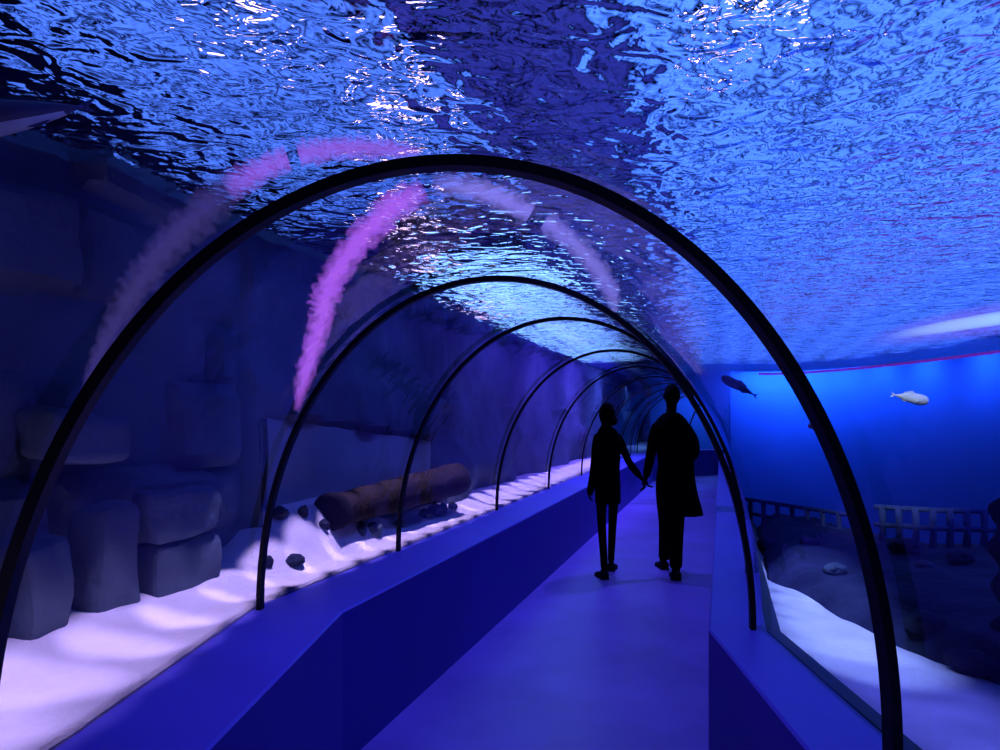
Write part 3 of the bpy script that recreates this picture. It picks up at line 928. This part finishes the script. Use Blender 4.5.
def head(parent, c, s, hairlen, woman):
    """face with features, ears and hair; looks along local +Y"""
    bm = bmesh.new()
    bmesh.ops.create_uvsphere(bm, u_segments=40, v_segments=30, radius=1)
    for v in bm.verts:
        x, y, z = v.co
        X = x * .074; Y = y * .094; Z = z * .118
        if z < 0: X *= 1 - .28 * (-z) ** 1.5; Y *= 1 - .12 * (-z)
        if y > 0:
            Y *= 1 - .06 * abs(x)
            Y += .022 * math.exp(-((x / .16) ** 2) - ((z + .12) / .16) ** 2)          # nose
            Y -= .007 * math.exp(-(((abs(x) - .38) / .15) ** 2) - ((z - .08) / .12) ** 2)   # eye sockets
            Y += .005 * math.exp(-((x / .3) ** 2) - ((z + .45) / .07) ** 2)           # lips
            Y += .006 * math.exp(-((x / .3) ** 2) - ((z + .85) / .15) ** 2)           # chin
        v.co = Vector((X, Y, Z)) * s
    return bm
def build_head(root, c, s, woman):
    bm = head(None, c, s, 0, woman)
    hd = obj('head', bm, M['skin'], root); hd.location = c
    for sd in (-1, 1):
        b = bmesh.new(); bmesh.ops.create_uvsphere(b, u_segments=14, v_segments=10, radius=1)
        for v in b.verts: v.co = Vector((v.co.x * .010, v.co.y * .020, v.co.z * .032)) * s
        e = obj('ear', b, M['skin'], hd); e.location = (sd * .073 * s, -.002, .0); e.rotation_euler = (0, 0, sd * -.3)
        b = bmesh.new(); bmesh.ops.create_uvsphere(b, u_segments=12, v_segments=8, radius=.011 * s)
        e = obj('eye', b, M['shoe'], hd); e.location = (sd * .028 * s, .079 * s, .008 * s)
    b = bmesh.new(); bmesh.ops.create_uvsphere(b, u_segments=40, v_segments=30, radius=1)
    for v in list(b.verts):
        x, y, z = v.co
        k = 1 + .03 * noise.noise(v.co * 5) + .015 * noise.noise(v.co * 14)
        X, Y, Z = x * .080 * k, y * .101 * k - .004, z * .124 * k
        low = -.15 if not woman else -1.0
        if y > -.1 and z < .45 and not woman: Y = min(Y, .02); X *= .93
        if y > .3 and z < .5: Y = min(Y, .055 if z > .2 else .03)
        if woman:
            if z < 0: X *= 1 + .12 * -z; Y = Y * (1 - .1 * -z) if y < 0 else Y * .5; Z *= .95
        else:
            if z < -.1: Z = max(Z, -.055 - .02 * (1 if y < -.5 else 0)); X *= .93
        v.co = Vector((X, Y, Z)) * s
    hr = obj('hair', b, M['hair'], hd)
    return hd

# ---- man
FM = Vector((at(673.0, HY, 6.78).x, 6.78, 0))
SCL = 105.0
man = empty('person', FM, -.10); tag(man, 'man in a long black coat walking away on the right, holding a hand', 'person')
j = {'pelvis': (Vector((0.01, .22, .98)), .14), 'waist': (Vector((0.01, .22, 1.14)), .125), 'chest': (Vector((.01, .22, 1.36)), (.15, .12)),
     'neckb': (Vector((.008, .22, 1.54)), .07), 'neck': (Vector((.018, .225, 1.63)), .052), 'skull': (Vector((.020, .235, 1.76)), .066),
     'lsh': (Vector((-.130, .22, 1.49)), .058), 'lel': (Vector((-.180, .20, 1.20)), .045), 'Lwrist': (Vector((-.235, .22, .965)), .028),
     'rsh': (Vector((.165, .22, 1.49)), .060), 'rel': (Vector((.245, .18, 1.21)), .045), 'Rwrist': (Vector((.17, .40, 1.10)), .028),
     'lhip': (Vector((-.07, .22, .93)), .095), 'lkn': (Vector((-.03, .42, .54)), .062), 'lank': (Vector((-.02, .50, .16)), .045), 'ltoe': (Vector((-.02, .63, .05)), .035),
     'rhip': (Vector((.09, .22, .93)), .095), 'rkn': (Vector((.06, .17, .52)), .062), 'rank': (Vector((.032, .02, .10)), .045), 'rtoe': (Vector((.04, .15, .04)), .035)}
e = [('pelvis', 'waist'), ('waist', 'chest'), ('chest', 'neckb'), ('neckb', 'neck'), ('neck', 'skull'), ('chest', 'lsh'), ('lsh', 'lel'), ('lel', 'Lwrist'),
     ('chest', 'rsh'), ('rsh', 'rel'), ('rel', 'Rwrist'), ('pelvis', 'lhip'), ('lhip', 'lkn'), ('lkn', 'lank'), ('lank', 'ltoe'), ('pelvis', 'rhip'), ('rhip', 'rkn'), ('rkn', 'rank'), ('rank', 'rtoe')]
hand(j, e, 'L', (-.235, .22, .965), (-.243, .225, .915), (-.05, .05, -1), (0, 1, 0), 1, 'L', (-1, 0, 0))
hand(j, e, 'R', (.17, .40, 1.10), (.135, .44, 1.09), (-1, .5, -.1), (0, .2, 1), 1, 'R', (0, -1, 0))
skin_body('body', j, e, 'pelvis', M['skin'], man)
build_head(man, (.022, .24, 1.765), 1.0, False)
R_ = []
for z, x0, x1, ry, y0, fo in ((1.60, -.045, .08, .065, .215, 0), (1.575, -.08, .11, .08, .215, 0), (1.535, -.125, .155, .10, .215, 0), (1.46, -.165, .20, .13, .215, 0), (1.32, -.145, .225, .14, .215, .01),
                          (1.20, -.12, .225, .14, .215, .015), (1.05, -.105, .225, .145, .215, .02), (.92, -.10, .235, .15, .21, .025), (.78, -.09, .26, .155, .20, .03), (.66, -.08, .295, .16, .19, .04), (.595, -.075, .305, .16, .19, .05)):
    r = ell(((x0 + x1) / 2, y0, z), (x1 - x0) / 2, ry, 40, fold=fo, seed=z * 3)
    for p in r:
        if z < 1.0:   # the hem sweeps a little up at the left
            p.z += .03 * (1 - (p.x - x0) / (x1 - x0)) * (1.0 - z)
    R_.append(r)
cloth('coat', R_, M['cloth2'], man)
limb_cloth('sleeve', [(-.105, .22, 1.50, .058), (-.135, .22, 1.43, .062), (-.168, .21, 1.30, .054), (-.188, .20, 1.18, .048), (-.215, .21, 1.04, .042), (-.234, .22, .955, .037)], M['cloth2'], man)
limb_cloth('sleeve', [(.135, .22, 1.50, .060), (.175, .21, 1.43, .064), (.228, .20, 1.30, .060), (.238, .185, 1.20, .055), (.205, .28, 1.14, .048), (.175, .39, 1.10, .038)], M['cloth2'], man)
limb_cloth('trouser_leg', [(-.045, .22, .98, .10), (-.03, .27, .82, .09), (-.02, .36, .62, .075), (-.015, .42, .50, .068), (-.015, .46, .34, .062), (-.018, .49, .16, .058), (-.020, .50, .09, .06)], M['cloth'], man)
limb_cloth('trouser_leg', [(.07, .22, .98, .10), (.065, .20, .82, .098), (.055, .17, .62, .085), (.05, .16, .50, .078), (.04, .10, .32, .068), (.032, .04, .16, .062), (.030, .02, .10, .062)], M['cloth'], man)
shoe((-.025, .54, .0), .12, man, w=.052)
shoe((.035, .06, .0), -.10, man, w=.055)
# ---- woman
FW = Vector((at(608.5, HY, 6.80).x, 6.80, 0))
wom = empty('person', FW, -.05); tag(wom, 'slim woman in a black thigh length coat walking away on the left', 'person')
j = {'pelvis': (Vector((0.0, .20, .88)), .125), 'waist': (Vector((0.0, .20, 1.03)), .10), 'chest': (Vector((.0, .20, 1.23)), (.125, .10)),
     'neckb': (Vector((-.002, .20, 1.40)), .055), 'neck': (Vector((-.004, .205, 1.47)), .042), 'skull': (Vector((-.006, .215, 1.58)), .06),
     'lsh': (Vector((-.085, .20, 1.36)), .048), 'lel': (Vector((-.115, .19, 1.09)), .036), 'Lwrist': (Vector((-.155, .22, .86)), .023),
     'rsh': (Vector((.115, .20, 1.36)), .050), 'rel': (Vector((.225, .19, 1.10)), .036), 'Rwrist': (Vector((.345, .20, .955)), .023),
     'lhip': (Vector((-.055, .20, .84)), .065), 'lkn': (Vector((-.050, .15, .47)), .036), 'lank': (Vector((-.036, .02, .09)), .034), 'ltoe': (Vector((-.045, .14, .035)), .028),
     'rhip': (Vector((.072, .20, .84)), .065), 'rkn': (Vector((.073, .34, .48)), .036), 'rank': (Vector((.066, .40, .14)), .034), 'rtoe': (Vector((.08, .51, .04)), .028)}
hand(j, e2 := [('pelvis', 'waist'), ('waist', 'chest'), ('chest', 'neckb'), ('neckb', 'neck'), ('neck', 'skull'), ('chest', 'lsh'), ('lsh', 'lel'), ('lel', 'Lwrist'),
     ('chest', 'rsh'), ('rsh', 'rel'), ('rel', 'Rwrist'), ('pelvis', 'lhip'), ('lhip', 'lkn'), ('lkn', 'lank'), ('lank', 'ltoe'), ('pelvis', 'rhip'), ('rhip', 'rkn'), ('rkn', 'rank'), ('rank', 'rtoe')],
     'L', (-.155, .22, .86), (-.163, .225, .815), (-.08, .05, -1), (0, 1, 0), 1, 'L', (1, 0, 0))
hand(j, e2, 'R', (.345, .20, .955), (.378, .20, .925), (.55, .1, -.8), (0, 1, 0), 1, 'R', (.6, 0, .3))
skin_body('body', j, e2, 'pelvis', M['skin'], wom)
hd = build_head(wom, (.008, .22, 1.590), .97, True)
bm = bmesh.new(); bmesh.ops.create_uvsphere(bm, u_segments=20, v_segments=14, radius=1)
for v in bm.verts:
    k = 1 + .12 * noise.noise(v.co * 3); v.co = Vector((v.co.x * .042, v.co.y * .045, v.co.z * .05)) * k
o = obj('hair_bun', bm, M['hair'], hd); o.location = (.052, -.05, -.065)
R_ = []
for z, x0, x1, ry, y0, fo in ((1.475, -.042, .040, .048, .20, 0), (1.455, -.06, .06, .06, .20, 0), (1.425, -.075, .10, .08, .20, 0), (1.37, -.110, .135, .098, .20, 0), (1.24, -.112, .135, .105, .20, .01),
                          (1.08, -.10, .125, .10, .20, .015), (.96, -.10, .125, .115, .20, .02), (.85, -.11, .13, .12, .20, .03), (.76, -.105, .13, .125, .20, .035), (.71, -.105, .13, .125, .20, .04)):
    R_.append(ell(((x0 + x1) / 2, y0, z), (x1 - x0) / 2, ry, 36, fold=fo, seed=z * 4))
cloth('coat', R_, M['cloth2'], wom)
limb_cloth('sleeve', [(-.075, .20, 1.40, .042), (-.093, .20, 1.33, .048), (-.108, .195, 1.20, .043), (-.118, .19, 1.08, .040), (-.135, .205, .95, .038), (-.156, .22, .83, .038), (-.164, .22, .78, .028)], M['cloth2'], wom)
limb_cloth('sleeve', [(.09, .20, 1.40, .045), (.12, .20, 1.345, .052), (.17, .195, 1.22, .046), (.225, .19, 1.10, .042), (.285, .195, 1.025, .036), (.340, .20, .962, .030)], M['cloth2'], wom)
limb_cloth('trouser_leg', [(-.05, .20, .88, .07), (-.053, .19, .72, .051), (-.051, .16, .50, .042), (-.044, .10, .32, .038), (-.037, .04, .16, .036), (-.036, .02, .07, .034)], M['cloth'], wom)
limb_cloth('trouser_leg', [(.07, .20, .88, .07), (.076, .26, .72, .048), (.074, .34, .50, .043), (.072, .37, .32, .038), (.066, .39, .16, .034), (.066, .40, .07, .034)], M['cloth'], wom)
shoe((-.045, .06, 0), .25, wom, w=.045, L=.24)
shoe((.078, .44, 0), -.25, wom, w=.044, L=.24)

# ------------------------------------------------------------------ lights: small unseen spots added to brighten tank and tunnel
def spot(P, tgt, col, power, size=160, blend=1, r=.01):
    l = bpy.data.lights.new('spot', 'SPOT'); l.color = col; l.energy = power; l.spot_size = math.radians(size); l.spot_blend = blend; l.shadow_soft_size = r
    o = bpy.data.objects.new('added_spot', l); COL.objects.link(o)
    o.location = P; o.rotation_euler = (Vector(tgt) - Vector(P)).to_track_quat('-Z', 'Y').to_euler()
    return o
BL = (.07, .12, 1.0)
# added fill over the tunnel crown
for q in (-.7, 2.35, 4.45, 6.5, 9.2, 12.7):
    c = K + d(A2 if q > 0 else A1) * q
    spot((c.x, c.y, 2.5), (c.x + .15, c.y, 0), (.15, .10, 1.0), 66, 130, .8, .01)
# added narrow spots over the left sand
u = -1.2; i = 0
while u < 14:
    va = path_left(u) + .04
    al = math.atan((va - LV - .02) / 1.75) / 2
    P = uv(u, va, 2.45)
    spot(P, P + uv(0, -math.sin(al), -math.cos(al)), (.60, .44, 1), (70 + 95 * smooth(.8, 3.4, u)) , math.degrees(al * 2) * 1.12, .6, .012)
    u += .34 if u < 6 else .45; i += 1
# added narrow spots over the right sand
for i in range(15):
    Y = 1.0 + i * .24
    x = rglass(Y) + .03
    spot((x, Y, 2.45), (x + .19, Y, .65), (.26, .36, 1) if Y > 2.6 else (.13, .15, 1), 120 if Y > 2.6 else 42, 22, .8, .012)
# added wash on the right wall
for i in range(11):
    P = (n1 * (RV - .6) + d1 * (.5 + .8 * i)); spot((P.x, P.y, 2.54), (P.x + 1.0, P.y, 1.9), (.03, .15, 1), 46, 165, 1, .02)
for k in range(9):
    P = wcurve((k + .5) / 9.5, .6); q = wcurve((k + .5) / 9.5)
    spot((P.x, P.y, 2.54), (q.x, q.y, 2.1), (.03, .15, 1), 56, 165, 1, .02)
P = CE - d(A2) * .9 + n_(A2) * 1.35; q = CE + n_(A2) * .95
spot((P.x, P.y, 2.5), (q.x, q.y, 2.0), (.04, .15, 1), 14, 160, 1, .02)  # added spot that lifts the bulkhead
# added fill on the right bed
for Y in (1.5, 3.6): spot((3.2, Y, 2.45), (2.6, Y + .4, .6), (.04, .08, 1), 34, 130, 1, .02)
# added wash on the left rock wall, stronger towards the far end
for u, pw, cc in ((0, 12, BL), (1.6, 13, BL), (3.2, 20, BL), (5, 30, BL), (7.5, 60, (.12, .10, 1)), (10, 150, (.16, .09, 1)), (12.5, 300, (.16, .09, 1)), (15, 300, (.12, .14, 1))):
    P = uv(u, -1.5, 2.5); spot(P, uv(u, -2.46, 1.3), cc, pw, 140, 1, .02)
spot((1.7, 2.7, 2.5), at(911, 398, 4.0), (.6, .75, 1), 90, 22, .6, .01)  # added spot that brightens the white fish
for x in (7, 10): spot((x, 24, 2.5), (x, 25.4, 1.5), (.05, .2, 1), 90, 160, 1, .02)  # added spots that brighten the far end wall
# added fill in the far turn
for x, y in ((3.6, 19.5), (5.5, 20), (5.2, 16.5), (7.5, 19.5)): spot((x, y, 2.5), (x, y, 1), (.10, .25, 1), 60, 160, 1, .02)

w = bpy.data.worlds.new('World'); sc.world = w; w.use_nodes = True
w.node_tree.nodes['Background'].inputs[0].default_value = (.03, .04, .3, 1)
w.node_tree.nodes['Background'].inputs[1].default_value = .2

# ------------------------------------------------------------------ camera
cam = bpy.data.cameras.new('camera'); co = bpy.data.objects.new('camera', cam); COL.objects.link(co)
cam.sensor_width = 36; cam.lens = F / 1000 * 36; cam.shift_y = (HY - 375) / 1000
cam.clip_start = .03
co.location = (0, 0, EYE); co.rotation_euler = (PI / 2, 0, 0)
sc.camera = co
sc.view_settings.view_transform = 'Standard'; sc.view_settings.look = 'None'
sc.view_settings.gamma = 1; sc.view_settings.use_curve_mapping = False; sc.view_settings.exposure = 0
sc.cycles.caustics_refractive = False; sc.cycles.caustics_reflective = False
sc.cycles.max_bounces = 8; sc.cycles.transparent_max_bounces = 24; sc.cycles.sample_clamp_indirect = 3
